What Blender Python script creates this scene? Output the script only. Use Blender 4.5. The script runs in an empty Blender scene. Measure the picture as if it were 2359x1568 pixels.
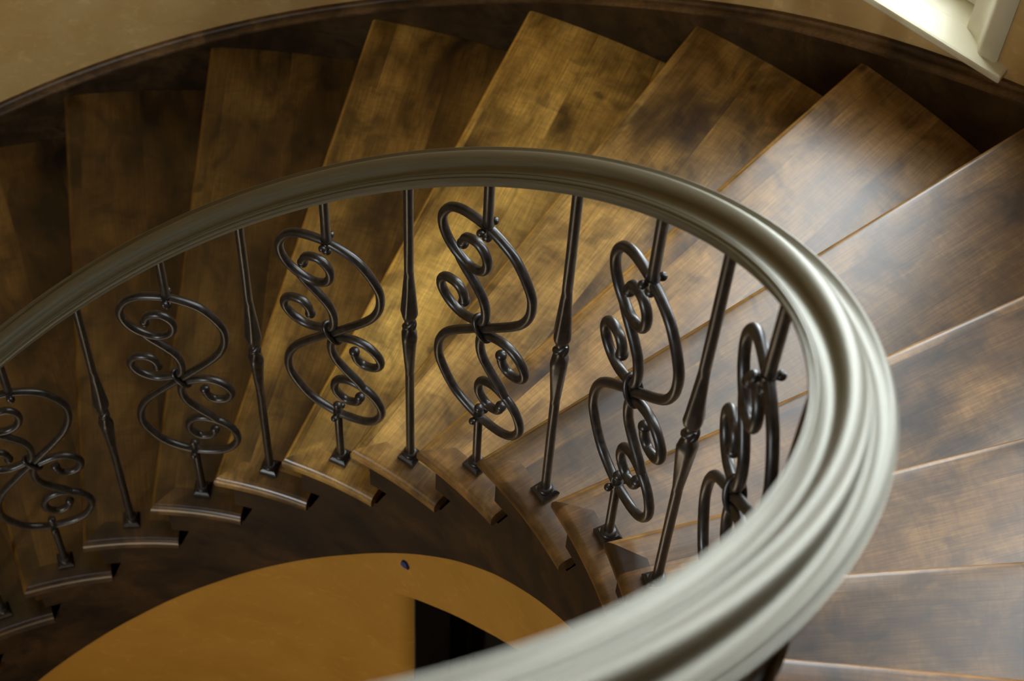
import bpy, bmesh, math, random
from math import sin, cos, pi, sqrt, atan2, radians
from mathutils import Vector, Matrix
random.seed(4)
scn = bpy.context.scene
COL = scn.collection

# ------------------------------------------------------------------ stair geometry (metres)
RISE = 0.165
R_IN = 0.838            # inner end of the treads
R_OUT = 1.9904          # face of the wall skirting
OCX, OCY = 0.0428, -0.1015   # centre of the outer wall circle
STEP = 0.16931          # turn per step
TH0 = 1.03423
R_BAL = 0.8832          # circle of balusters and rail
PHI = 0.10772
H_RAIL = 0.8944
H_SLOPE = 0.0053
D_IN = [-.00708,-.00252,-.00842,.00161,.00596,.01035,.01599,.03042,-.01008,-.01555,-.00856,-.01214]
D_OUT = [0,-.00714,-.00097,-.00392,.00326,.00374,.00764,.01002,.00836,.00041,-.0093,-.01211]
D_BAL = [-.00845,-.00882,-.01204,-.00159,.00321,.00983,.02039,.01156,-.0043,-.00312,-.00667,-.004]
FIRST, LAST = -10, 13

def dlt(tab, i):
    return tab[i+6] if -6 <= i <= 5 else (tab[0] if i < -6 else tab[11])*max(0, 1-0.4*(abs(i+0.5)-5.5))
def th(i): return TH0 - i*STEP
def cyl(r, t, z): return Vector((r*cos(t), r*sin(t), z))
def ocyl(r, t, z): return Vector((OCX+r*cos(t), OCY+r*sin(t), z))
def nose_in(i, r=R_IN):
    t = th(i)+dlt(D_IN, i); return cyl(r, t, i*RISE)
def nose_out(i, r=R_OUT):
    t = th(i)+dlt(D_OUT, i)-0.015; return ocyl(r, t, i*RISE)
def foot(i):
    return cyl(R_BAL, th(i)-PHI+dlt(D_BAL, i), i*RISE)
def interp(tab, x):
    if x <= tab[0][0]: return tab[0][1]
    for (a, b), (c, d) in zip(tab, tab[1:]):
        if x <= c: return b+(d-b)*(x-a)/(c-a)
    return tab[-1][1]
STR_B = [(-6.2,-.485),(-5.4,-.502),(-4.5,-.512),(-3.3,-.512),(-2.3,-.502),(-1.3,-.487),(-.76,-.472),(-.2,-.457),(.4,-.445),(1.1,-.443),(1.9,-.456),(2.7,-.472),(6,-.49)]
BAND_B = [(-.7,-.674),(-.3,-.692),(.07,-.712),(.82,-.743),(1.47,-.756),(1.98,-.752),(4,-.76)]
CAP_T = [(-6,.034),(-3,.034),(-1.2,.047),(-.45,.064),(.05,.069),(.95,.0745)]
CAP_H = [(-6,.030),(-3,.030),(-1.2,.024),(-.4,.034),(.4,.045),(1,.034)]

# ------------------------------------------------------------------ helpers
def obj(name, bm, mat, parent=None, smooth=False, loc=None):
    me = bpy.data.meshes.new(name)
    bmesh.ops.recalc_face_normals(bm, faces=bm.faces)
    bm.to_mesh(me); bm.free()
    if mat: me.materials.append(mat)
    if smooth:
        for f in me.polygons: f.use_smooth = True
    o = bpy.data.objects.new(name, me); COL.objects.link(o)
    if parent: o.parent = parent
    if loc is not None: o.location = loc
    return o
def empty(name, loc, rz=0.0):
    o = bpy.data.objects.new(name, None); COL.objects.link(o)
    o.empty_display_size = 0.05
    o.location = loc; o.rotation_euler = (0, 0, rz); return o
def tag(o, label, cat, group=None):
    o['label'] = label; o['category'] = cat
    if group: o['group'] = group
    return o
def struct(o, label, cat):
    o['kind'] = 'structure'; o['label'] = label; o['category'] = cat; return o
def sharp(o, deg=35):
    me = o.data
    for f in me.polygons: f.use_smooth = True
    try: me.set_sharp_from_angle(angle=radians(deg))
    except Exception: pass
def box(bm, lo, hi, M=None):
    vs = []
    for x in (lo[0], hi[0]):
        for y in (lo[1], hi[1]):
            for z in (lo[2], hi[2]):
                v = Vector((x, y, z)); vs.append(bm.verts.new(M @ v if M else v))
    for f in ((0,1,3,2),(4,6,7,5),(0,4,5,1),(2,3,7,6),(0,2,6,4),(1,5,7,3)):
        bm.faces.new([vs[k] for k in f])
def bevel_box(bm, lo, hi, b, M=None, seg=2):
    t = bmesh.new(); box(t, lo, hi)
    bmesh.ops.recalc_face_normals(t, faces=t.faces)
    bmesh.ops.bevel(t, geom=t.edges[:], offset=b, segments=seg, affect='EDGES', profile=0.6)
    mp = {v: bm.verts.new(M @ v.co if M else v.co) for v in t.verts}
    for f in t.faces: bm.faces.new([mp[v] for v in f.verts])
    t.free()
def lathe(bm, prof, n=16, M=None):
    rings = []
    for r, z in prof:
        if r < 1e-6:
            v = Vector((0, 0, z)); rings.append([bm.verts.new(M @ v if M else v)])
        else:
            ring = []
            for k in range(n):
                v = Vector((r*cos(2*pi*k/n), r*sin(2*pi*k/n), z)); ring.append(bm.verts.new(M @ v if M else v))
            rings.append(ring)
    for a, b in zip(rings, rings[1:]):
        for k in range(n):
            k2 = (k+1) % n
            if len(a) == 1 and len(b) == 1: break
            if len(a) == 1: bm.faces.new((a[0], b[k], b[k2]))
            elif len(b) == 1: bm.faces.new((a[k], a[k2], b[0]))
            else: bm.faces.new((a[k], a[k2], b[k2], b[k]))
    if len(rings[0]) > 1: bm.faces.new(rings[0][::-1])
    if len(rings[-1]) > 1: bm.faces.new(rings[-1])
def catmull(pts, sub=4, closed=False):
    out = []; n = len(pts)
    rng = range(n if closed else n-1)
    for i in rng:
        g = (lambda k: pts[k % n]) if closed else (lambda k: pts[max(0, min(n-1, k))])
        p0, p1, p2, p3 = g(i-1), g(i), g(i+1), g(i+2)
        for s in range(sub):
            t = s/sub
            out.append(0.5*((2*p1)+(p2-p0)*t+(2*p0-5*p1+4*p2-p3)*t*t+(3*p1-p0-3*p2+p3)*t**3))
    if not closed: out.append(pts[-1])
    return out
def tube(bm, pts, rad, n=12, closed=False, ref=Vector((0, 1, 0)), caps=True):
    rings = []; m = len(pts)
    for i, p in enumerate(pts):
        if closed: d = pts[(i+1) % m]-pts[i-1]
        else: d = pts[min(i+1, m-1)]-pts[max(i-1, 0)]
        d.normalize()
        a = ref-d*ref.dot(d)
        if a.length < 1e-3: a = Vector((1, 0, 0))-d*d.x
        a.normalize(); b = d.cross(a)
        r = rad(i/(m-1)) if callable(rad) else rad
        rings.append([bm.verts.new(p+a*(r*cos(2*pi*k/n))+b*(r*sin(2*pi*k/n))) for k in range(n)])
    pr = list(zip(rings, rings[1:]))
    if closed: pr.append((rings[-1], rings[0]))
    for r1, r2 in pr:
        for k in range(n):
            bm.faces.new((r1[k], r1[(k+1) % n], r2[(k+1) % n], r2[k]))
    if not closed and caps:
        bm.faces.new(rings[0][::-1]); bm.faces.new(rings[-1])
def ball(bm, c, r, M=None):
    t = bmesh.new(); bmesh.ops.create_uvsphere(t, u_segments=14, v_segments=10, radius=r)
    mp = {v: bm.verts.new((M @ (v.co+c)) if M else v.co+c) for v in t.verts}
    for f in t.faces: bm.faces.new([mp[v] for v in f.verts])
    t.free()

# ------------------------------------------------------------------ materials
def new_mat(name):
    m = bpy.data.materials.new(name); m.use_nodes = True
    nt = m.node_tree; bs = nt.nodes['Principled BSDF']
    return m, nt, bs
def nd(nt, typ, **kw):
    n = nt.nodes.new(typ)
    for k, v in kw.items():
        if k.startswith('i_'): n.inputs[k[2:].replace('_', ' ')].default_value = v
        else: setattr(n, k, v)
    return n
def ramp(nt, stops):
    n = nt.nodes.new('ShaderNodeValToRGB'); e = n.color_ramp.elements
    while len(e) < len(stops): e.new(0.5)
    for k, (p, c) in enumerate(stops):
        e[k].position = p; e[k].color = (*c, 1) if len(c) == 3 else c
    return n
def mixc(nt, a, b, fac, mode='MIX'):
    n = nt.nodes.new('ShaderNodeMix'); n.data_type = 'RGBA'; n.blend_type = mode
    L = nt.links
    for s, v in ((6, a), (7, b), (0, fac)):
        if hasattr(v, 'is_linked') or hasattr(v, 'links'): L.new(v, n.inputs[s])
        elif isinstance(v, tuple): n.inputs[s].default_value = (*v, 1)
        else: n.inputs[s].default_value = v
    return n.outputs[2]

def wood(name, dark, mid, light, rough=0.4, plank=0.085, sx=1.0, seamdark=0.5, spec=0.5, aniso=0.0):
    """stained maple: grain runs along local X, boards glued along Y"""
    m, nt, bs = new_mat(name); L = nt.links
    tc = nd(nt, 'ShaderNodeTexCoord'); oi = nd(nt, 'ShaderNodeObjectInfo')
    off = nd(nt, 'ShaderNodeVectorMath', operation='SCALE'); off.inputs[0].default_value = (37.1, 17.3, 23.9)
    L.new(oi.outputs['Random'], off.inputs['Scale'])
    base = nd(nt, 'ShaderNodeVectorMath', operation='ADD')
    L.new(tc.outputs['Object'], base.inputs[0]); L.new(off.outputs[0], base.inputs[1])
    # board index from Y (local)
    sep = nd(nt, 'ShaderNodeSeparateXYZ'); L.new(tc.outputs['Object'], sep.inputs[0])
    addr = nd(nt, 'ShaderNodeMath', operation='MULTIPLY_ADD'); L.new(oi.outputs['Random'], addr.inputs[0])
    addr.inputs[1].default_value = 0.06; L.new(sep.outputs['Y'], addr.inputs[2])
    dv = nd(nt, 'ShaderNodeMath', operation='DIVIDE'); L.new(addr.outputs[0], dv.inputs[0]); dv.inputs[1].default_value = plank
    fl = nd(nt, 'ShaderNodeMath', operation='FLOOR'); L.new(dv.outputs[0], fl.inputs[0])
    fl2 = nd(nt, 'ShaderNodeMath', operation='MULTIPLY_ADD'); L.new(oi.outputs['Random'], fl2.inputs[0]); fl2.inputs[1].default_value = 91.0; L.new(fl.outputs[0], fl2.inputs[2])
    wn = nd(nt, 'ShaderNodeTexWhiteNoise', noise_dimensions='1D'); L.new(fl2.outputs[0], wn.inputs['W'])
    bo = nd(nt, 'ShaderNodeVectorMath', operation='SCALE'); L.new(wn.outputs['Color'], bo.inputs[0]); bo.inputs['Scale'].default_value = 5.0
    v2 = nd(nt, 'ShaderNodeVectorMath', operation='ADD'); L.new(base.outputs[0], v2.inputs[0]); L.new(bo.outputs[0], v2.inputs[1])
    def noise(scale, mapscale, detail=4, rough_=0.55, dist=0.0, src=v2):
        mp = nd(nt, 'ShaderNodeMapping'); mp.inputs['Scale'].default_value = mapscale; L.new(src.outputs[0], mp.inputs[0])
        n = nd(nt, 'ShaderNodeTexNoise'); n.inputs['Scale'].default_value = scale; n.inputs['Detail'].default_value = detail
        n.inputs['Roughness'].default_value = rough_; n.inputs['Distortion'].default_value = dist
        L.new(mp.outputs[0], n.inputs['Vector']); return n.outputs['Fac']
    blotch = noise(4.5*sx, (1.0, 1.7, 1.0), 3, 0.55, 0.4)
    cloud = noise(11*sx, (1.0, 1.2, 1.0), 3, 0.6, 0.8, base)
    grain = noise(26*sx, (0.55, 11.0, 4.0), 4, 0.6)
    fine = noise(90*sx, (0.25, 9.0, 5.0), 2, 0.6)
    flame = noise(60*sx, (2.2, 0.55, 1.0), 2, 0.5, 0.6)
    r1 = ramp(nt, [(0.30, dark), (0.50, mid), (0.72, light)]); L.new(blotch, r1.inputs[0])
    g2 = ramp(nt, [(0.32, (0.62, 0.60, 0.58)), (0.68, (1.28, 1.28, 1.25))]); L.new(grain, g2.inputs[0])
    c = mixc(nt, r1.outputs[0], g2.outputs[0], 0.75, 'MULTIPLY')
    g3 = ramp(nt, [(0.30, (0.72, 0.70, 0.68)), (0.70, (1.22, 1.22, 1.2))]); L.new(fine, g3.inputs[0])
    c = mixc(nt, c, g3.outputs[0], 0.55, 'MULTIPLY')
    g4 = ramp(nt, [(0.36, (0.82, 0.81, 0.80)), (0.64, (1.14, 1.14, 1.14))]); L.new(flame, g4.inputs[0])
    c = mixc(nt, c, g4.outputs[0], 0.6, 'MULTIPLY')
    g5 = ramp(nt, [(0.36, (0.36, 0.35, 0.37)), (0.52, (1.0, 1.0, 1.0)), (0.75, (1.2, 1.17, 1.1))]); L.new(cloud, g5.inputs[0])
    c = mixc(nt, c, g5.outputs[0], 0.72, 'MULTIPLY')
    vo = nd(nt, 'ShaderNodeTexVoronoi'); vo.inputs['Scale'].default_value = 5.5; L.new(base.outputs[0], vo.inputs['Vector'])
    wob = noise(55, (1, 1, 1), 2, 0.5, 0.0, base)
    sm = nd(nt, 'ShaderNodeMath', operation='MULTIPLY_ADD'); L.new(wob, sm.inputs[0]); sm.inputs[1].default_value = 0.09; L.new(vo.outputs['Distance'], sm.inputs[2])
    spot = nd(nt, 'ShaderNodeMapRange'); L.new(sm.outputs[0], spot.inputs[0]); spot.inputs[1].default_value = 0.085; spot.inputs[2].default_value = 0.125; spot.inputs[3].default_value = 0.45; spot.inputs[4].default_value = 1.0
    c = mixc(nt, c, spot.outputs[0], 1.0, 'MULTIPLY')
    bt = nd(nt, 'ShaderNodeMapRange'); L.new(wn.outputs['Value'], bt.inputs[0]); bt.inputs[3].default_value = 0.76; bt.inputs[4].default_value = 1.2
    hs = nd(nt, 'ShaderNodeHueSaturation'); L.new(c, hs.inputs['Color']); L.new(bt.outputs[0], hs.inputs['Value'])
    # glue line between boards
    fr = nd(nt, 'ShaderNodeMath', operation='FRACT'); L.new(dv.outputs[0], fr.inputs[0])
    ed = nd(nt, 'ShaderNodeMath', operation='LESS_THAN'); L.new(fr.outputs[0], ed.inputs[0]); ed.inputs[1].default_value = 0.012
    em = nd(nt, 'ShaderNodeMath', operation='MULTIPLY'); L.new(ed.outputs[0], em.inputs[0]); em.inputs[1].default_value = seamdark
    c = mixc(nt, hs.outputs[0], (dark[0]*0.6, dark[1]*0.6, dark[2]*0.6), em.outputs[0])
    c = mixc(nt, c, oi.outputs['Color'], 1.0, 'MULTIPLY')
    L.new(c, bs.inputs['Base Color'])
    rr = nd(nt, 'ShaderNodeMapRange'); L.new(grain, rr.inputs[0]); rr.inputs[3].default_value = rough-0.03; rr.inputs[4].default_value = rough+0.05
    L.new(rr.outputs[0], bs.inputs['Roughness'])
    bs.inputs['Specular IOR Level'].default_value = spec
    bp_ = nd(nt, 'ShaderNodeBump'); bp_.inputs['Strength'].default_value = 0.012; bp_.inputs['Distance'].default_value = 0.002
    L.new(fine, bp_.inputs['Height']); L.new(bp_.outputs[0], bs.inputs['Normal'])
    return m

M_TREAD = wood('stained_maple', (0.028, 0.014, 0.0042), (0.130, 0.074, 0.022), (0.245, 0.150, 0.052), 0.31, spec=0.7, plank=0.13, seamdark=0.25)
M_NOSE = wood('stained_maple_end', (0.026, 0.0125, 0.0037), (0.116, 0.063, 0.0182), (0.222, 0.130, 0.044), 0.31, sx=1.3, plank=5.0, spec=0.68)
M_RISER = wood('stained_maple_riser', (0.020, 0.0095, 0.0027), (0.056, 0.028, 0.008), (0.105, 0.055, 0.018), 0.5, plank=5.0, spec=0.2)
M_SKIRT = wood('stained_skirting', (0.012, 0.0055, 0.0014), (0.026, 0.012, 0.003), (0.046, 0.022, 0.006), 0.55, plank=5.0, spec=0.15)
M_BASE = wood('stained_baseboard', (0.018, 0.009, 0.0026), (0.050, 0.026, 0.008), (0.085, 0.046, 0.015), 0.45, plank=5.0, spec=0.3)
M_CAP = wood('stained_cap_moulding', (0.035, 0.018, 0.006), (0.100, 0.055, 0.020), (0.16, 0.092, 0.036), 0.42, plank=5.0, spec=0.4)
M_DARK = wood('dark_stained_door', (0.008, 0.0045, 0.002), (0.016, 0.009, 0.004), (0.028, 0.016, 0.007), 0.5, plank=5.0)

def plaster(name, c1, c2, scale=7.0, bump=0.25):
    m, nt, bs = new_mat(name); L = nt.links
    tc = nd(nt, 'ShaderNodeTexCoord')
    n1 = nd(nt, 'ShaderNodeTexNoise'); n1.inputs['Scale'].default_value = scale; n1.inputs['Detail'].default_value = 5; n1.inputs['Roughness'].default_value = 0.6; n1.inputs['Distortion'].default_value = 0.6
    L.new(tc.outputs['Object'], n1.inputs['Vector'])
    r = ramp(nt, [(0.35, c1), (0.66, c2)]); L.new(n1.outputs['Fac'], r.inputs[0])
    n2 = nd(nt, 'ShaderNodeTexNoise'); n2.inputs['Scale'].default_value = scale*5; n2.inputs['Detail'].default_value = 4; n2.inputs['Distortion'].default_value = 1.0
    L.new(tc.outputs['Object'], n2.inputs['Vector'])
    r2 = ramp(nt, [(0.56, (1, 1, 1)), (0.72, (1.25, 1.27, 1.32))]); L.new(n2.outputs['Fac'], r2.inputs[0])
    L.new(mixc(nt, r.outputs[0], r2.outputs[0], 0.7, 'MULTIPLY'), bs.inputs['Base Color'])
    bs.inputs['Roughness'].default_value = 0.75; bs.inputs['Specular IOR Level'].default_value = 0.25
    b = nd(nt, 'ShaderNodeBump'); b.inputs['Strength'].default_value = bump; b.inputs['Distance'].default_value = 0.004
    L.new(n2.outputs['Fac'], b.inputs['Height']); L.new(b.outputs[0], bs.inputs['Normal'])
    return m
M_WALL = plaster('tan_plaster', (0.43, 0.27, 0.090), (0.49, 0.33, 0.135), 8.0)
M_AMBER = plaster('amber_plaster', (0.32, 0.150, 0.014), (0.36, 0.176, 0.021), 6.0, 0.1)
M_WHITE = plaster('white_plaster', (0.70, 0.68, 0.62), (0.74, 0.72, 0.66), 5.0, 0.1)

def paint(name, col, rough=0.4, spec=0.5):
    m, nt, bs = new_mat(name); L = nt.links
    tc = nd(nt, 'ShaderNodeTexCoord'); n = nd(nt, 'ShaderNodeTexNoise'); n.inputs['Scale'].default_value = 14
    L.new(tc.outputs['Object'], n.inputs['Vector'])
    r = ramp(nt, [(0.3, tuple(v*0.95 for v in col)), (0.7, tuple(min(1, v*1.04) for v in col))]); L.new(n.outputs['Fac'], r.inputs[0])
    L.new(r.outputs[0], bs.inputs['Base Color']); bs.inputs['Roughness'].default_value = rough; bs.inputs['Specular IOR Level'].default_value = spec
    return m
M_TRIM = paint('cream_trim_paint', (0.62, 0.57, 0.39), 0.35)
M_TAPE = paint('blue_masking_tape', (0.012, 0.020, 0.11), 0.6, 0.3)
M_FILL_LAMP, nt_, bs_ = new_mat('fill_lamp_glow'); bs_.inputs['Emission Color'].default_value = (1, 0.82, 0.6, 1); bs_.inputs['Emission Strength'].default_value = 2.0  # glowing shade of the added fill lamp

def iron(name='wrought_iron'):
    m, nt, bs = new_mat(name); L = nt.links
    tc = nd(nt, 'ShaderNodeTexCoord'); n = nd(nt, 'ShaderNodeTexNoise'); n.inputs['Scale'].default_value = 90; n.inputs['Detail'].default_value = 4
    L.new(tc.outputs['Object'], n.inputs['Vector'])
    r = ramp(nt, [(0.35, (0.010, 0.0075, 0.006)), (0.7, (0.034, 0.026, 0.020))]); L.new(n.outputs['Fac'], r.inputs[0])
    L.new(r.outputs[0], bs.inputs['Base Color'])
    bs.inputs['Metallic'].default_value = 0.15; bs.inputs['Roughness'].default_value = 0.34; bs.inputs['Specular IOR Level'].default_value = 0.6
    b = nd(nt, 'ShaderNodeBump'); b.inputs['Strength'].default_value = 0.12; b.inputs['Distance'].default_value = 0.001
    L.new(n.outputs['Fac'], b.inputs['Height']); L.new(b.outputs[0], bs.inputs['Normal'])
    return m
M_IRON = iron()

def rail_mat():
    m, nt, bs = new_mat('rail_satin_lacquer'); L = nt.links
    uv = nd(nt, 'ShaderNodeTexCoord'); mp = nd(nt, 'ShaderNodeMapping'); mp.inputs['Scale'].default_value = (1.2, 90, 1)
    L.new(uv.outputs['UV'], mp.inputs[0])
    n = nd(nt, 'ShaderNodeTexNoise'); n.inputs['Scale'].default_value = 2.0; n.inputs['Detail'].default_value = 4
    L.new(mp.outputs[0], n.inputs['Vector'])
    r = ramp(nt, [(0.3, (0.080, 0.071, 0.045)), (0.7, (0.120, 0.107, 0.070))]); L.new(n.outputs['Fac'], r.inputs[0])
    L.new(r.outputs[0], bs.inputs['Base Color'])
    bs.inputs['Metallic'].default_value = 0.25; bs.inputs['Roughness'].default_value = 0.42; bs.inputs['Specular IOR Level'].default_value = 0.28; bs.inputs['Specular Tint'].default_value = (1.0, 0.97, 0.80, 1)
    return m
M_RAIL = rail_mat()

# ------------------------------------------------------------------ steps
def offset_poly(pts, dist):
    """inset a CCW polygon, one distance per edge"""
    n = len(pts); out = []
    for i in range(n):
        p0, p1, p2 = pts[i-1], pts[i], pts[(i+1) % n]
        d1 = (p1-p0).normalized(); d2 = (p2-p1).normalized()
        n1 = Vector((-d1.y, d1.x)); n2 = Vector((-d2.y, d2.x))
        a, b = dist[i-1], dist[i]
        det = n1.x*n2.y-n1.y*n2.x
        if abs(det) < 1e-4: out.append(p1+n1*max(a, b) if abs(a-b) < 1e-9 else p1+n1*0.5*(a+b)); continue
        r1 = n1.dot(p1)+a; r2 = n2.dot(p1)+b
        out.append(Vector(((r1*n2.y-r2*n1.y)/det, (n1.x*r2-n2.x*r1)/det)))
    return out
NOSE = [(0.0115, 0.0), (0.0075, -0.0008), (0.0035, -0.0035), (0.0008, -0.009), (0.0, -0.015), (0.0, -0.027), (0.0015, -0.033), (0.006, -0.038)]
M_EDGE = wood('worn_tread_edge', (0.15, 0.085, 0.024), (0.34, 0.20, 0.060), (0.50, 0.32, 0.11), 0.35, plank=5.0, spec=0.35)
def slab(poly, flags, worn=None):
    bm = bmesh.new()
    area = sum(a.x*b.y-b.x*a.y for a, b in zip(poly, poly[1:]+poly[:1]))
    if area < 0:
        poly = poly[::-1]; flags = flags[::-1]; flags = flags[1:]+flags[:1]
        if worn is not None: worn = [(len(poly)-2-w) % len(poly) for w in worn]
    rings = []
    for ins, z in NOSE:
        q = offset_poly(poly, [ins if f else 0.0 for f in flags])
        rings.append([bm.verts.new((v.x, v.y, z)) for v in q])
    bm.faces.new(rings[0]); bm.faces.new(rings[-1][::-1])
    n = len(poly)
    for q, (a, b) in enumerate(zip(rings, rings[1:])):
        for k in range(n):
            f = bm.faces.new((a[k], b[k], b[(k+1) % n], a[(k+1) % n]))
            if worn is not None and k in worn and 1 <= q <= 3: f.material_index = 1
    return bm
RET = 0.046       # width of the mitred return nosing
END = 1.27        # the return runs this many steps
ORD = ['first', 'second', 'third', 'fourth', 'fifth', 'sixth', 'seventh', 'eighth', 'ninth', 'tenth', 'eleventh']
STEP_LABEL = {
 -8: 'dark stained wooden step at the bottom left corner, lowest one in view',
 -7: 'dark wooden step at the left edge, just below the first scroll baluster',
 -6: 'dark brown wooden step carrying the leftmost scroll baluster',
 -5: 'dark brown wooden step carrying the leftmost twisted baluster',
 -4: 'dark brown wooden step carrying the second scroll baluster from the left',
 -3: 'brown wooden step carrying the second twisted baluster from the left',
 -2: 'golden brown wooden step carrying the third scroll baluster from the left',
 -1: 'golden brown wooden step carrying the third twisted baluster from the left',
  0: 'brown wooden step carrying the fourth scroll baluster, brightly lit below the window',
  1: 'brown wooden step carrying the fourth twisted baluster from the left',
  2: 'brown wooden step carrying the fifth scroll baluster, behind the rail on the right',
  3: 'greyish brown wooden step carrying the fifth twisted baluster, right of the rail',
  4: 'greyish brown wooden step at right, one above the fifth twisted baluster',
  5: 'brown wooden step cut off by the bottom right corner, highest one in view'}
# per-step tint: own stain hue, plus painted light in mid-flight and shade lower down
STAIN_AND_LIGHT = {-7: (.68, .58, .40), -6: (.66, .57, .38), -5: (.66, .57, .36), -4: (.74, .67, .43), -3: (1.75, 1.68, 1.15), -2: (3.3, 3.4, 2.45), -1: (2.4, 2.35, 1.9), 0: (1.6, 1.48, 1.3), 1: (1.15, 1.04, .92), 2: (1.2, 1.06, 1.0), 3: (1.15, 1.02, 1.0), 4: (1.1, 1.0, 1.08), 5: (1.25, 1.05, 1.02)}
for i in range(FIRST, LAST):
    a_in, a_out = nose_in(i), nose_out(i)
    o3 = nose_in(i); ax = (a_out-a_in); rz = atan2(ax.y, ax.x)
    root = empty('stair_step', o3, rz)
    tag(root, STEP_LABEL.get(i, 'dark stained wooden step of the curved flight outside the view'), 'step', 'winding wooden steps')
    inv = Matrix.Rotation(-rz, 4, 'Z') @ Matrix.Translation(-o3)
    def loc2(v): w = inv @ v; return Vector((w.x, w.y))
    t_in = th(i)+dlt(D_IN, i)
    t_end = th(i+END)+dlt(D_IN, i+1)
    def infront(r):        # point on this nosing line at about radius r
        f = (r-R_IN)/(a_out-a_in).length; return a_in+(a_out-a_in)*f
    def backline(r, s):    # point behind next nosing line
        b_in, b_out = nose_in(i+1), nose_out(i+1); f = (r-R_IN)/(b_out-b_in).length
        q = b_in+(b_out-b_in)*f; d = (b_out-b_in).normalized(); nn = Vector((d.y, -d.x, 0)); return q+nn*s
    # body
    mit = a_in+(a_out-a_in).normalized()*RET
    q_in = cyl(R_IN+RET, t_in-RET/R_IN, 0)
    poly = []; flags = []
    N = 10
    m_t = t_in-RET/(R_IN+RET)*1.0
    poly.append(loc2(a_in)); flags.append(True)               # front edge
    poly.append(loc2(a_out)); flags.append(False)
    to0 = th(i)+dlt(D_OUT, i)-0.015; to1 = th(i+1)+dlt(D_OUT, i+1)-0.015-0.035/R_OUT
    for k in range(1, N+1): poly.append(loc2(ocyl(R_OUT, to0+(to1-to0)*k/N, 0))); flags.append(False)
    flags[-1] = False
    poly.append(loc2(backline(R_IN+RET, 0.045))); flags.append(False)
    tb = atan2(backline(R_IN+RET, 0.045).y, backline(R_IN+RET, 0.045).x)
    for k in range(1, N+1):
        poly.append(loc2(cyl(R_IN+RET, tb+(m_t-tb)*k/N, 0))); flags.append(False)
    flags[-1] = False
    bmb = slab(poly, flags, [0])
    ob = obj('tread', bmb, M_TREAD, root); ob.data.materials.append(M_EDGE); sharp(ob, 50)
    # mitred return nosing
    poly = []; flags = []
    for k in range(N+1):
        poly.append(loc2(cyl(R_IN, t_in+(t_end-t_in)*k/N, 0))); flags.append(True)
    flags[-1] = False
    for k in range(N+1):
        poly.append(loc2(cyl(R_IN+RET, t_end+(m_t-t_end)*k/N, 0))); flags.append(False)
    flags[-1] = False
    orr = obj('return_nosing', slab(poly, flags), M_NOSE, root); sharp(orr, 50)
    sc_ = STAIN_AND_LIGHT.get(i, (.8, .75, .62)); ob.color = (*sc_, 1); orr.color = (*sc_, 1)
    orr['label'] = 'redder end-grain return nosing'
    # riser under the front of this tread
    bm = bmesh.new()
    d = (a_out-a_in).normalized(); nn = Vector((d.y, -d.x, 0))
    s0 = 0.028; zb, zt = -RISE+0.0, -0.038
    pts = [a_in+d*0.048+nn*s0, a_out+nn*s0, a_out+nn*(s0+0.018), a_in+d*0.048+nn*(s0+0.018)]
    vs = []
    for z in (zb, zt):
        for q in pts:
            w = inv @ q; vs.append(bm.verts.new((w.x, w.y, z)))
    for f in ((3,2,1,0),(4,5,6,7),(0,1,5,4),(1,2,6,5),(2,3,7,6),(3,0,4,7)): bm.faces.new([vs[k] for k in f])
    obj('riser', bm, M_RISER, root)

# ------------------------------------------------------------------ inner stringer (open, saw toothed)
RS = 0.853
bm = bmesh.new()
def spts(i0, r, z, t_of=None): return bm.verts.new(cyl(r, th(i0), z))
def strip(idx0, idx1, zlo, zhi, n, r=RS, dz=None):
    prev = None
    for k in range(n+1):
        x = idx0+(idx1-idx0)*k/n
        a, b = bm.verts.new(cyl(r, th(x), zlo(x))), bm.verts.new(cyl(r, th(x), zhi(x)))
        if prev: bm.faces.new((prev[0], a, b, prev[1]))
        prev = (a, b)
def zbot(x): return x*RISE+interp(STR_B, x)
for i in range(FIRST+1, LAST):
    sh = -dlt(D_IN, i)/STEP
    sh2 = -dlt(D_IN, i+1)/STEP
    top = i*RISE-0.0385; lowt = (i-1)*RISE
    e0, e1, e2, e3 = i+0.2+sh, i+0.28+sh, i+0.43+sh, i+1.2+sh2
    strip(e0, e2, lambda x: lowt+0.028, lambda x: top, 3)
    strip(e0, e1, zbot, lambda x: lowt-0.044, 2)
    strip(e1, e2, zbot, lambda x: lowt-0.044+0.072*(x-e1)/(e2-e1), 2)
    strip(e2, e3, zbot, lambda x: top, 8)
    strip(e0, e3, lambda x: zbot(x)+0.05, lambda x: lowt-0.05, 6, RS+0.0315)
    strip(e0, e2, lambda x: lowt-0.05, lambda x: top, 3, RS+0.0315)
# underside lip
prev = None
for k in range(241):
    x = FIRST+1.2+(LAST-FIRST-1.2)*k/240
    a, b = bm.verts.new(cyl(RS, th(x), zbot(x))), bm.verts.new(cyl(RS+0.0315, th(x), zbot(x)))
    if prev: bm.faces.new((prev[0], a, b, prev[1]))
    prev = (a, b)
st = obj('stair_stringer', bm, M_SKIRT)
tag(st, 'dark brown curved saw-toothed stringer under the inner ends of the steps', 'stringer')

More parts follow.
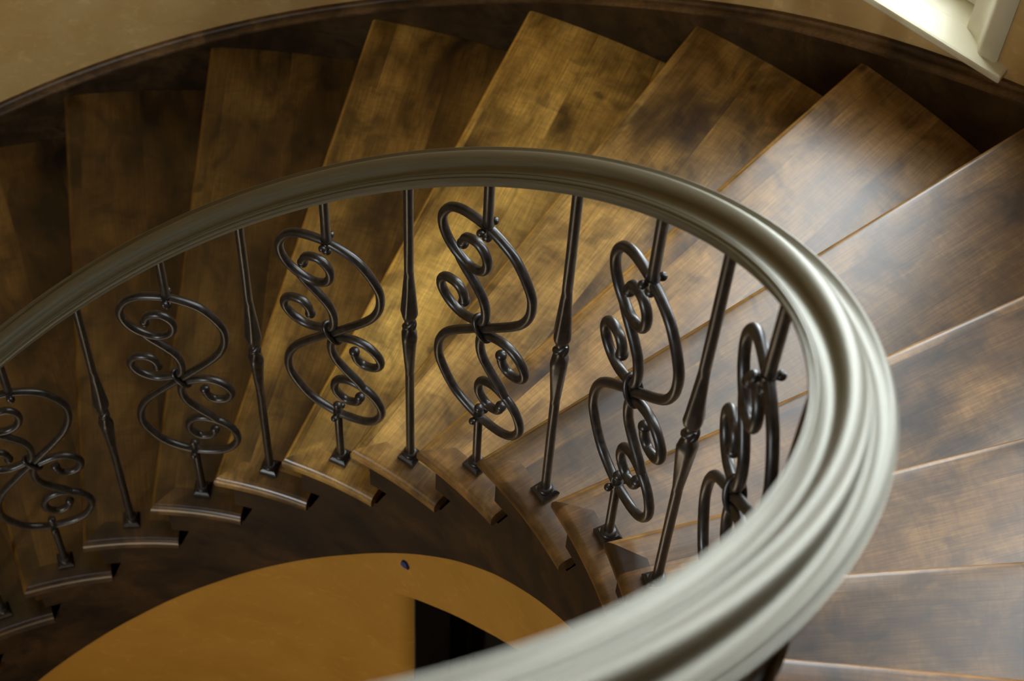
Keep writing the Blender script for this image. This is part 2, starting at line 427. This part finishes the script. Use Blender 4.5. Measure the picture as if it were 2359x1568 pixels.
# ------------------------------------------------------------------ outer skirting board and cap
def cap_top(x): return x*RISE+interp(CAP_T, x)
def cap_bot(x): return cap_top(x)-interp(CAP_H, x)
def helix(prof, i0, i1, n, mat, name, parent=None):
    bm = bmesh.new(); prev = None
    for k in range(n+1):
        x = i0+(i1-i0)*k/n; t = th(x)
        ring = [bm.verts.new(ocyl(r, t, z)) for r, z in prof(x)]
        if prev:
            for j in range(len(ring)):
                j2 = (j+1) % len(ring)
                bm.faces.new((prev[j], ring[j], ring[j2], prev[j2]))
        else: bm.faces.new(ring[::-1])
        prev = ring
    bm.faces.new(prev)
    o = obj(name, bm, mat, parent); sharp(o, 40); return o
R_WALL = R_OUT+0.012
sk = helix(lambda x: [(R_OUT+0.0005, cap_bot(x)+.006), (R_WALL, cap_bot(x)+.006), (R_WALL, x*RISE-.42), (R_OUT+0.0005, x*RISE-.42)], FIRST-0.5, 7.5, 200, M_BASE, 'baseboard_outer')
struct(sk, 'dark stained curved skirting board along the outer wall above the steps', 'skirting board')
def capprof(x):
    t, b = cap_top(x), cap_bot(x); hh = t-b
    return [(R_WALL, t), (R_OUT+.004, t), (R_OUT+.0015, t-.15*hh), (R_OUT+.0035, t-.32*hh), (R_OUT+.0035, t-.40*hh),
            (R_OUT-.004, t-.46*hh), (R_OUT-.008, t-.58*hh), (R_OUT-.008, t-.80*hh), (R_OUT-.004, t-.93*hh), (R_OUT-.001, b), (R_WALL, b)]
helix(capprof, FIRST-0.5, 7.5, 240, M_CAP, 'cap_moulding', sk)

# ------------------------------------------------------------------ outer wall with window openings
WINS = [  # centre index, sill z, head z
 (-0.156, 0.235, 3.30), (2.34, 0.66, 3.50)]
HW = 0.228                      # half width of the glass
FLOOR_Z, CEIL_Z = -2.75, 6.2
A_E, A_W = radians(-20), radians(200)      # the curved wall runs between these angles
HO = 0.285
angs = set()
NSEG = 180
opens = []
for c, zs, zh in WINS:
    ac = th(c); da = math.asin(HO/R_WALL)
    opens.append((ac-da, ac+da, zs-0.03, zh+0.01)); angs.update(((ac-da) % (2*pi), (ac+da) % (2*pi)))
for k in range(NSEG): angs.add(2*pi*k/NSEG)
angs.add(A_E % (2*pi)); angs.add(A_W)
angs = sorted(angs)
zs_ = sorted({FLOOR_Z, CEIL_Z} | {o_[2] for o_ in opens} | {o_[3] for o_ in opens})
bm = bmesh.new(); vc = {}
def wv(a, z, r):
    key = (round(a % (2*pi), 6), z, r)
    if key not in vc: vc[key] = bm.verts.new(ocyl(r, a, z))
    return vc[key]
for a, b in zip(angs, angs[1:]+[angs[0]+2*pi]):
    if b-a < 1e-7: continue
    am = (a+b)/2
    if not (A_E+2*pi < am or am < A_W): continue
    for z0, z1 in zip(zs_, zs_[1:]):
        zm = (z0+z1)/2; hole = False
        for o0, o1, zlo, zhi in opens:
            dm = (am-o0) % (2*pi)
            if dm < o1-o0 and zlo < zm < zhi: hole = True
        if hole: continue
        bm.faces.new((wv(a, z0, R_WALL), wv(b, z0, R_WALL), wv(b, z1, R_WALL), wv(a, z1, R_WALL)))
        bm.faces.new((wv(a, z0, R_WALL+.12), wv(a, z1, R_WALL+.12), wv(b, z1, R_WALL+.12), wv(b, z0, R_WALL+.12)))
ow = obj('wall_outer', bm, M_WALL)
sharp(ow, 30)
struct(ow, 'curved tan textured plaster wall around the outside of the stair', 'wall')

def glass_mat():
    m, nt, bs = new_mat('window_glass'); L = nt.links
    for n in list(nt.nodes):
        if n.type != 'OUTPUT_MATERIAL': nt.nodes.remove(n)
    out = nt.nodes['Material Output']
    tr = nd(nt, 'ShaderNodeBsdfTransparent'); gl = nd(nt, 'ShaderNodeBsdfGlossy'); gl.inputs['Roughness'].default_value = 0.02
    mx = nd(nt, 'ShaderNodeMixShader'); mx.inputs[0].default_value = 0.06; L.new(tr.outputs[0], mx.inputs[1]); L.new(gl.outputs[0], mx.inputs[2])
    L.new(mx.outputs[0], out.inputs['Surface']); return m
M_GLASS = glass_mat()
WLAB = ['tall cream-framed window with a white sill at the top right', 'second tall cream window further up the curved wall',
        'unseen window added on the opposite hall wall for fill light', 'high window beside the upper landing', 'small high window over the lower steps', 'window over the upper landing']
WIN_E = [14, 19, 165]
HALL_Y, HALL_X, HALL_WX = -5.5, 4.2, -2.4
for wi, (c, zs, zh) in enumerate(WINS+[(None, 0.3, 3.0)]):  # last entry is an unseen hall window, added for frontal fill
    if c is None: ac = -pi/2; cen = Vector((HALL_WX, HALL_Y+1.963+.02, 0))
    else: ac = th(c); cen = Vector((OCX, OCY, 0))
    # local frame: X along the wall (ascending), Y outwards, Z up ; origin on the chord plane
    root = empty('window_%d' % (wi+1), cen+Vector((cos(ac), sin(ac), 0))*1.963+Vector((0, 0, zs)), ac-pi/2)
    struct(root, WLAB[wi], 'window')
    H = zh-zs
    bm = bmesh.new(); bevel_box(bm, (-.327, -.012, -.019), (.327, .045, 0.0), .005)
    bevel_box(bm, (-.284, .03, -.026), (.284, .145, -0.0005), .003)
    obj('sill', bm, M_TRIM, root)
    # casing: moulded profile swept up both sides and over the head
    prof = [(.305, .034), (.305, .012), (.300, .008), (.276, .006), (.268, .010), (.262, .020), (.252, .030), (.240, .036), (.228, .040), (.228, .130), (.298, .130), (.298, .040)]
    bm = bmesh.new()
    cols = []
    for s, zf in ((1, 0), (1, 1), (-1, 1), (-1, 0)):
        cols.append([bm.verts.new((s*u, v, (H+(u-HW)) if zf else 0.0)) for u, v in prof])
    n = len(prof)
    for a, b in zip(cols, cols[1:]):
        for k in range(n): bm.faces.new((a[k], b[k], b[(k+1) % n], a[(k+1) % n]))
    bm.faces.new(cols[0]); bm.faces.new(cols[-1][::-1])
    cs = obj('casing', bm, M_TRIM, root); sharp(cs, 45)
    # sash
    bm = bmesh.new()
    f = .052
    for lo, hi in (((-HW, .085, 0), (-HW+f, .125, H)), ((HW-f, .085, 0), (HW, .125, H)), ((-HW+f, .085, 0), (HW-f, .125, f)), ((-HW+f, .085, H-f), (HW-f, .125, H)), ((-HW+f, .088, H*.5-.018), (HW-f, .122, H*.5+.018))):
        bevel_box(bm, lo, hi, .004)
    obj('sash', bm, M_TRIM, root)
    bm = bmesh.new(); box(bm, (-HW+f, .103, f), (HW-f, .107, H-f)); obj('pane', bm, M_GLASS, root)
    ld = bpy.data.lights.new('daylight', 'AREA'); ld.shape = 'RECTANGLE'; ld.size = 2*HW+.06; ld.size_y = H+.1
    ld.energy = WIN_E[wi]; ld.color = (0.86, 0.94, 1.0)
    lo_ = bpy.data.objects.new('daylight', ld); COL.objects.link(lo_)
    lo_.matrix_world = Matrix.Translation(cen+Vector((cos(ac), sin(ac), 0))*2.25+Vector((0, 0, zs+H/2))) @ Matrix.Rotation(ac-pi/2, 4, 'Z') @ Matrix.Rotation(-pi/2, 4, 'X')

# ------------------------------------------------------------------ lower curved wall, door, floor, ceiling
RW = 0.860
bm = bmesh.new()
J = -0.64                # where the wall turns into the door jamb
def wband(x0, x1, n, zl, zh, r=RW):
    prev = None
    for k in range(n+1):
        x = x0+(x1-x0)*k/n
        a, b = bm.verts.new(cyl(r, th(x), zl(x))), bm.verts.new(cyl(r, th(x), zh(x)))
        if prev: bm.faces.new((prev[0], a, b, prev[1]))
        prev = (a, b)
zt_ = lambda x: zbot(x)-0.001
bandb = lambda x: x*RISE+interp(BAND_B, x)
wband(FIRST+1.2, J, 80, lambda x: FLOOR_Z, zt_)
wband(J, LAST, 120, bandb, zt_)
# rounded jamb
jp = []
rr = 0.046
pc = cyl(RW+rr, th(J), 0); er = Vector((cos(th(J)), sin(th(J)), 0)); et = Vector((er.y, -er.x, 0))
for k in range(13):
    a = k/12*radians(58); jp.append(pc-er*rr*cos(a)+et*rr*sin(a))
prev = None
for k, q in enumerate(jp):
    zj = bandb(J+(0.33*min(k, 12)/12))
    a, b = bm.verts.new((q.x, q.y, FLOOR_Z)), bm.verts.new((q.x, q.y, zj+0.004))
    if prev: bm.faces.new((prev[0], a, b, prev[1]))
    prev = (a, b)
jq = jp[-1]
# soffit of the opening, outer face of the band
ring4 = None
for k in range(121):
    x = J+(LAST-J)*k/120
    ra = [bm.verts.new(cyl(r, th(x), z)) for r, z in ((RW+.0002, bandb(x)), (RW+.12, bandb(x)), (RW+.12, zt_(x)))]
    if ring4:
        for j in range(2): bm.faces.new((ring4[j], ra[j], ra[j+1], ring4[j+1]))
    ring4 = ra
wi_ = obj('wall_inner', bm, M_AMBER); sharp(wi_, 35)
struct(wi_, 'curved amber plaster wall below the stringer, cut by a dark doorway', 'wall')

# dark door set under the stairs
dr = empty('door_1', cyl(1.12, th(0.9), FLOOR_Z), th(0.9)-pi/2)
struct(dr, 'dark opening with a dark wooden door under the stairs', 'door')
bm = bmesh.new()
for x0, x1, z0, z1, y0, y1 in ((-.40, .40, 0.0, 2.4, .02, .05), (-.40, -.30, 0.0, 2.4, 0, .02), (.30, .40, 0, 2.4, 0, .02), (-.30, .30, 1.2, 1.32, 0, .02), (-.30, .30, 0, .2, 0, .02)):
    bevel_box(bm, (x0, y0, z0), (x1, y1, z1), .004)
obj('door_panel', bm, M_DARK, dr)
bm = bmesh.new()
bevel_box(bm, (-.50, -.02, 0), (-.41, .06, 2.35), .006); bevel_box(bm, (.41, -.02, 0), (.50, .06, 2.35), .006)
obj('door_frame', bm, M_DARK, dr)
bm = bmesh.new()
Mi = dr.matrix_basis.inverted()
lin = [jq-et*.006, jq+et*.003, jq+er*.13+et*.003, jq+er*.13-et*.006]
lin = [Matrix.Rotation(-(th(0.9)-pi/2), 4, 'Z') @ (q-cyl(1.12, th(0.9), 0)) for q in lin]
vs = [bm.verts.new((q.x, q.y, z)) for z in (0.0, bandb(J+.28)-FLOOR_Z) for q in lin]
for f_ in ((3,2,1,0),(4,5,6,7),(0,1,5,4),(1,2,6,5),(2,3,7,6),(3,0,4,7)): bm.faces.new([vs[k] for k in f_])
obj('jamb_lining', bm, M_DARK, dr)

def disc(name, z, r, mat, label, cat, c=(OCX, OCY), th_=0.1):
    bm = bmesh.new(); n = 96
    lo = [bm.verts.new((c[0]+r*cos(2*pi*k/n), c[1]+r*sin(2*pi*k/n), z)) for k in range(n)]
    hi = [bm.verts.new((c[0]+r*cos(2*pi*k/n), c[1]+r*sin(2*pi*k/n), z+th_)) for k in range(n)]
    bm.faces.new(lo[::-1]); bm.faces.new(hi)
    for k in range(n): bm.faces.new((lo[k], lo[(k+1) % n], hi[(k+1) % n], hi[k]))
    return struct(obj(name, bm, mat), label, cat)
def slab_z(name, z0, z1, mat, label, cat):
    bm = bmesh.new(); box(bm, (-HALL_X-.1, HALL_Y-.1, z0), (HALL_X+.1, 2.05, z1)); return struct(obj(name, bm, mat), label, cat)
slab_z('floor', FLOOR_Z-.1, FLOOR_Z, M_TREAD, 'wooden floor at the foot of the stairwell', 'floor')
slab_z('ceiling', CEIL_Z, CEIL_Z+.1, M_WALL, 'plaster ceiling over the stairwell and hall', 'ceiling')
YE = OCY+R_WALL*sin(A_E)
def wallbox(name, boxes, label):
    bm = bmesh.new()
    for lo, hi in boxes: box(bm, lo, hi)
    struct(obj(name, bm, M_WALL), label, 'wall')
wallbox('wall_east', [((HALL_X, HALL_Y-.1, FLOOR_Z), (HALL_X+.1, YE+.1, CEIL_Z)), ((OCX+R_WALL*cos(A_E), YE, FLOOR_Z), (HALL_X, YE+.1, CEIL_Z))], 'tan wall on the right of the hall')
wallbox('wall_west', [((-HALL_X-.1, HALL_Y-.1, FLOOR_Z), (-HALL_X, YE+.1, CEIL_Z)), ((-HALL_X, YE, FLOOR_Z), (OCX+R_WALL*cos(A_W), YE+.1, CEIL_Z))], 'tan wall on the left of the hall')
HA, HB = HALL_WX-.284, HALL_WX+.284
wallbox('wall_south', [((-HALL_X, HALL_Y-.1, FLOOR_Z), (HA, HALL_Y, CEIL_Z)), ((HB, HALL_Y-.1, FLOOR_Z), (HALL_X, HALL_Y, CEIL_Z)),
    ((HA, HALL_Y-.1, FLOOR_Z), (HB, HALL_Y, .275)), ((HA, HALL_Y-.1, 3.01), (HB, HALL_Y, CEIL_Z))], 'tan wall of the hall opposite the stair')

# ------------------------------------------------------------------ handrail
def zrail(i): return i*RISE+H_RAIL+H_SLOPE*i
half = [(0, .0850), (.0035, .0847), (.0065, .0836), (.0092, .0812), (.0110, .0778), (.0118, .0740), (.0122, .0700), (.0136, .0672), (.0160, .0655), (.0190, .0650), (.0225, .0656), (.0258, .0668),
        (.0262, .0652), (.0274, .0660), (.0290, .0662), (.0302, .0650), (.0306, .0632), (.0302, .0616), (.0318, .0620), (.0334, .0610), (.0340, .0588), (.0338, .0562), (.0322, .0542), (.0300, .0536),
        (.0290, .0500), (.0262, .0452), (.0232, .0400), (.0214, .0345), (.0206, .0290), (.0200, .0255), (.0188, .0245)]
prof = half+[(-x, z) for x, z in half[::-1] if x > 0]
bm = bmesh.new(); uvl = bm.loops.layers.uv.new('UVMap')
prev = None; NR = 420; I0, I1 = FIRST-0.5, LAST+0.5
slope = (RISE+H_SLOPE)/(STEP*R_BAL); cs_ = 1/sqrt(1+slope*slope); sn_ = slope*cs_
for k in range(NR+1):
    x = I0+(I1-I0)*k/NR; t = th(x)-PHI; z0 = zrail(x)
    er = Vector((cos(t), sin(t), 0)); et = Vector((er.y, -er.x, 0))
    up = Vector((0, 0, 1))*cs_*cs_ - et*sn_*cs_
    ring = []
    for dx, dz in prof:
        # profile stays perpendicular to the run of the rail, pinned at its mid height
        zz = dz-.055
        ring.append(bm.verts.new(cyl(R_BAL, t, z0+.055)+er*dx+(Vector((0, 0, 1))*zz)))
    if prev:
        for j in range(len(ring)):
            j2 = (j+1) % len(ring)
            f = bm.faces.new((prev[j], ring[j], ring[j2], prev[j2]))
            us = (k-1, k, k, k-1); vs_ = (j, j, j+1, j+1)
            for l, uu, vv in zip(f.loops, us, vs_): l[uvl].uv = (uu/20, vv/len(ring))
    else: bm.faces.new(ring[::-1])
    prev = ring
bm.faces.new(prev)
hr = obj('handrail', bm, M_RAIL); sharp(hr, 38)
tag(hr, 'moulded satin brown handrail curving around the stairwell on iron balusters', 'handrail')

# ------------------------------------------------------------------ iron balusters
A2 = [(-.04423,.67264),(-.03754,.69672),(-.01621,.70589),(.0003,.68855),(.00256,.66332),(-.00636,.63977),(-.02722,.6268),(-.05148,.63262),(-.07046,.6493),(-.08117,.67228),(-.08397,.69767),(-.07806,.72251),(-.06633,.74473),(-.04723,.76055),(-.02282,.76823),(.00234,.76994),(.02701,.76321),(.04917,.75084),(.06527,.73109),(.07737,.70863),(.08626,.68463),(.08824,.6591),(.08634,.63362),(.08035,.60876),(.07108,.58492),(.05842,.56261),(.04447,.54109),(.02981,.52004),(.01525,.49888),(.00056,.47782)]
B2 = [(-.0500,.6300),(-.04087,.61589),(-.02697,.6002),(-.01374,.58398),(-.00288,.56619),(.00279,.54633),(.00415,.52547),(.00179,.50473),(-.00595,.4900),(-.02228,.47864),(-.04215,.47043),(-.06174,.47403),(-.07669,.48716),(-.0848,.50614),(-.08226,.52662),(-.07087,.54134),(-.05221,.54474),(-.0410,.5320),(-.03818,.51229)]
VC = 0.4785; RB = 0.0072
def shoe_bm():
    bm = bmesh.new()
    t = bmesh.new(); n = 4
    # square foot with sloped shoulders, then a round collar
    sq = lambda s, z: [bm.verts.new((sx*s, sy*s, z)) for sx, sy in ((-1,-1),(1,-1),(1,1),(-1,1))]
    rings = [sq(.0150, 0), sq(.0160, .002), sq(.0160, .008), sq(.0148, .0105), sq(.0125, .0125), sq(.011, .014)]
    bm.faces.new(rings[0][::-1]); bm.faces.new(rings[-1])
    for a, b in zip(rings, rings[1:]):
        for k in range(4): bm.faces.new((a[k], a[(k+1) % 4], b[(k+1) % 4], b[k]))
    lathe(bm, [(.0115, .0125), (.0122, .015), (.0122, .0175), (.0105, .0195), (.0108, .0215), (.0105, .0235), (.0085, .025)], 18)
    t.free(); return bm
def mesh_of(bm, name, mat, deg=40):
    o = obj(name, bm, mat); sharp(o, deg); me = o.data
    bpy.data.objects.remove(o); return me
def to3(pts): return [Vector((u, 0, v)) for u, v in pts]
def flip(pts): return [(-u, 2*VC-v) for u, v in pts]
ME_SHOE = mesh_of(shoe_bm(), 'shoe', M_IRON)
bm = bmesh.new()
full = A2+flip(A2)[::-1][1:]
pts = catmull(to3(full), 3)
tube(bm, pts, RB, 12)
for e in (A2[0], flip(A2)[0]): ball(bm, Vector((e[0], 0, e[1])), .0090)
ME_BAR = mesh_of(bm, 'scroll_bar', M_IRON, 60)
def curl(p2):
    bm = bmesh.new(); tube(bm, catmull(to3(p2), 3), RB, 12); ball(bm, Vector((p2[-1][0], 0, p2[-1][1])), .0090); return bm
ME_CURL = [mesh_of(curl(B2), 'scroll_curl', M_IRON, 60), mesh_of(curl(flip(B2)), 'scroll_curl', M_IRON, 60)]
bm = bmesh.new()
ax = Vector((.55, 0, -.83)).normalized()
ring = [Vector((0, 0, VC))+ax*(.024*cos(a))+Vector((0, 1, 0))*(.0105*sin(a)) for a in [2*pi*k/24 for k in range(24)]]
tube(bm, ring, .0040, 8, closed=True, ref=Vector((ax.z, 0, -ax.x)))
ME_COLLAR = mesh_of(bm, 'centre_collar', M_IRON, 60)
def pin_bm(z):
    bm = bmesh.new()
    tube(bm, [Vector((0, -.0125, z)), Vector((0, 0, z)), Vector((0, .0125, z))], .0046, 10, ref=Vector((1, 0, 0)))
    ball(bm, Vector((0, -.0135, z)), .0060); ball(bm, Vector((0, .0135, z)), .0060)
    tube(bm, [Vector((0, 0, z-.008)), Vector((0, 0, z+.008))], .0088, 14, ref=Vector((1, 0, 0)))
    return bm
Z_T, Z_B = .7705, 2*VC-.7705
ME_PIN = [mesh_of(pin_bm(Z_T), 'cross_pin', M_IRON, 60), mesh_of(pin_bm(Z_B), 'cross_pin', M_IRON, 60)]
bm = bmesh.new()
lathe(bm, [(.0070, .020), (.0070, Z_B+.008), (.0052, Z_B+.014), (.0048, Z_B+.020)], 14); ball(bm, Vector((0, 0, Z_B+.0265)), .0078)
ME_LOWER = mesh_of(bm, 'lower_post', M_IRON, 45)
# twisted spindle: round bar that swells into facetted flares on both sides of a twisted knuckle
def spindle(ztop):
    bm = bmesh.new(); n = 24; rings = []
    zs = [.020, .10, .22, .318]
    zs += [.325+(.468-.325)*k/14 for k in range(15)]+[.472+.028*k/8 for k in range(9)]+[.504+(.645-.504)*k/14 for k in range(15)]+[.66, .75, ztop]
    for z in zs:
        sq = 0.0; tw = 0.0; r = .0072
        if .325 <= z <= .468: f = (z-.325)/.143
        elif .504 <= z <= .645: f = (.645-z)/.141
        else: f = None
        if f is not None:
            r = .0072+.0072*min(1, f/.86)**1.05
            if f > .86: r = .0144-.0066*((f-.86)/.14)**1.6
            sq = min(1, f*2.2)*(1 if f < .9 else .6); tw = 0.5*(z-.48)/.15
        elif .468 < z < .504:
            g = (z-.486)/.018; r = .0078; sq = 0.0
        ring = []
        for k in range(n):
            a = 2*pi*k/n
            fac = 1.0
            if sq:
                fac = 1-sq*.16*(0.5-0.5*cos(4*a))
            ring.append(bm.verts.new((r*fac*cos(a+tw), r*fac*sin(a+tw), z)))
        rings.append(ring)
    for a, b in zip(rings, rings[1:]):
        for k in range(n): bm.faces.new((a[k], a[(k+1) % n], b[(k+1) % n], b[k]))
    bm.faces.new(rings[0][::-1]); bm.faces.new(rings[-1]); return bm
def knuckle():
    bm = bmesh.new()
    for s in (0, pi):
        pts = []
        for k in range(17):
            a = s+k/16*pi*1.1; z = .474+.024*k/16
            pts.append(Vector((.0062*cos(a), .0062*sin(a), z)))
        tube(bm, pts, lambda f: .0062*(.62+.38*sin(pi*f)), 10, ref=Vector((0, 0, 1)))
    return bm
ME_KN = mesh_of(knuckle(), 'twisted_knuckle', M_IRON, 60)

def link(name, me, parent, label=None):
    o = bpy.data.objects.new(name, me); COL.objects.link(o); o.parent = parent
    if label: o['label'] = label
    return o
S_LABEL = {-8: 'scroll baluster beyond the left edge', -6: 'scroll baluster cut by the left edge, leftmost of the scroll balusters',
 -4: 'black iron scroll baluster between the first and second twisted balusters from the left',
 -2: 'black iron scroll baluster between the second and third twisted balusters from the left',
  0: 'black iron scroll baluster at the centre, between the third and fourth twisted balusters',
  2: 'black iron scroll baluster between the fourth twisted baluster and the one right of it',
  4: 'narrow looking iron scroll baluster at right, its foot hidden behind the rail',
  6: 'iron scroll baluster almost wholly hidden below the near rail at right'}
T_LABEL = {-7: 'twisted iron baluster beyond the left edge', -5: 'leftmost twisted iron baluster with a flared knuckle',
 -3: 'second twisted iron baluster from the left', -1: 'third twisted iron baluster from the left, upright under the rail top',
  1: 'fourth twisted iron baluster from the left, leaning right in view', 3: 'fifth twisted iron baluster from the left, its foot beside the near rail',
  5: 'twisted iron baluster seen as a dark sliver inside the rail at right', 7: 'twisted iron baluster below the near rail at the bottom right'}
for i in range(-9, 12):
    f = foot(i); t = th(i)-PHI+dlt(D_BAL, i)
    ztop = H_RAIL+H_SLOPE*i+.034
    if i % 2 == 0:
        r = empty('scroll_baluster', f, t-pi/2)     # local X descends; mirrored below through the rotation
        r.rotation_euler = (0, 0, t-pi/2)
        tag(r, S_LABEL.get(i, 'black iron scroll baluster outside the view'), 'baluster', 'iron scroll balusters')
        link('shoe', ME_SHOE, r); link('lower_post', ME_LOWER, r); link('scroll_bar', ME_BAR, r)
        for m_ in ME_CURL: link('scroll_curl', m_, r)
        link('centre_collar', ME_COLLAR, r)
        for m_ in ME_PIN: link('cross_pin', m_, r)
        bm = bmesh.new()
        lathe(bm, [(.0048, Z_T-.020), (.0052, Z_T-.014), (.0074, Z_T-.008), (.0074, ztop)], 14); ball(bm, Vector((0, 0, Z_T-.0265)), .0078)
        o = obj('upper_post', bm, M_IRON, r); sharp(o, 45)
    else:
        r = empty('twisted_baluster', f, t-pi/2)
        tag(r, T_LABEL.get(i, 'black iron twisted baluster outside the view'), 'baluster', 'twisted iron balusters')
        link('shoe', ME_SHOE, r); link('twisted_knuckle', ME_KN, r)
        o = obj('spindle', spindle(ztop), M_IRON, r); sharp(o, 35)

# ------------------------------------------------------------------ scrap of blue tape under the stringer
bm = bmesh.new()
tt = th(-0.39); n = 8
pl = [(-.008, .006), (-.004, .011), (.003, .010), (.006, .003), (.009, -.006), (.005, -.010), (.003, -.006), (.001, -.011), (-.004, -.010), (-.008, -.001)]
fr_, bk = [], []
for u, v in pl:
    a = tt-u/RW
    fr_.append(bm.verts.new(cyl(RW-.0045-.002*cos(v*150), a, -.590+v*1.25))); bk.append(bm.verts.new(cyl(RW-.0005, a, -.590+v*1.25)))
bm.faces.new(fr_); bm.faces.new(bk[::-1])
for k in range(len(pl)): bm.faces.new((fr_[k], fr_[(k+1) % len(pl)], bk[(k+1) % len(pl)], bk[k]))
tp = obj('tape_scrap', bm, M_TAPE)
tag(tp, 'small scrap of blue masking tape on the amber wall under the stringer', 'tape')

# ------------------------------------------------------------------ unseen round skylight, added to light the rail from above
sk_ = empty('window_5', (OCX, OCY, CEIL_Z)); struct(sk_, 'unseen round skylight added in the ceiling over the stairwell for fill light', 'skylight')
bm = bmesh.new(); lathe(bm, [(.62, -.03), (.74, -.03), (.76, -.015), (.76, .0)], 48)
for f in [f for f in bm.faces if len(f.verts) > 8]: bm.faces.remove(f)
obj('added_skylight_frame', bm, M_TRIM, sk_, True)
ld = bpy.data.lights.new('skylight_fill_light', 'AREA'); ld.shape = 'DISK'; ld.size = 1.3; ld.energy = 8; ld.color = (.90, .96, 1.0)
lo_ = bpy.data.objects.new('skylight_fill_light', ld); COL.objects.link(lo_); lo_.location = (OCX, OCY, CEIL_Z-.012)

# warm unseen lamp, added to brighten the amber wall from below
lp = empty('fill_lamp', (-0.15, -0.35, FLOOR_Z)); tag(lp, 'unseen fill lamp added in the lower hall beneath the stairs', 'lamp')
bm = bmesh.new(); lathe(bm, [(.14, 0), (.14, .015), (.02, .03), (.012, .05), (.012, 1.02), (.02, 1.04)], 24); obj('pole', bm, M_IRON, lp, True)
bm = bmesh.new(); lathe(bm, [(.10, 1.0), (.16, 1.01), (.12, 1.2), (.08, 1.21)], 24); obj('fill_lamp_shade', bm, M_FILL_LAMP, lp, True)
ld = bpy.data.lights.new('fill_lamp_light', 'POINT'); ld.shadow_soft_size = .25; ld.energy = 3; ld.color = (1, .76, .46)
lo_ = bpy.data.objects.new('fill_lamp_light', ld); COL.objects.link(lo_); lo_.location = (-0.15, -0.35, FLOOR_Z+1.4)

# ------------------------------------------------------------------ world
w = bpy.data.worlds.new('World'); scn.world = w; w.use_nodes = True
bg = w.node_tree.nodes['Background']; bg.inputs[0].default_value = (0.86, 0.95, 1.0, 1); bg.inputs[1].default_value = 3.0

# ------------------------------------------------------------------ camera
cd = bpy.data.cameras.new('camera'); cam = bpy.data.objects.new('camera', cd); COL.objects.link(cam)
cam.location = (0.68667, -0.9145, 3.61016); cam.rotation_mode = 'XYZ'; cam.rotation_euler = (0.47711, -0.03335, 0.14225)
cd.sensor_fit = 'HORIZONTAL'; cd.sensor_width = 36.0; cd.lens = 5639.46/2359*36.0
cd.clip_start = 0.05; cd.clip_end = 60
cd.dof.use_dof = True; cd.dof.focus_distance = 3.5; cd.dof.aperture_fstop = 8.5
scn.camera = cam
scn.view_settings.view_transform = 'Standard'; scn.view_settings.look = 'None'
scn.view_settings.gamma = 1.0; scn.view_settings.use_curve_mapping = False
scn.view_settings.exposure = 1.18
scn.cycles.max_bounces = 8; scn.cycles.diffuse_bounces = 4; scn.cycles.glossy_bounces = 4
scn.cycles.transparent_max_bounces = 8
scn.cycles.sample_clamp_indirect = 6.0
scn.cycles.caustics_reflective = False; scn.cycles.caustics_refractive = False
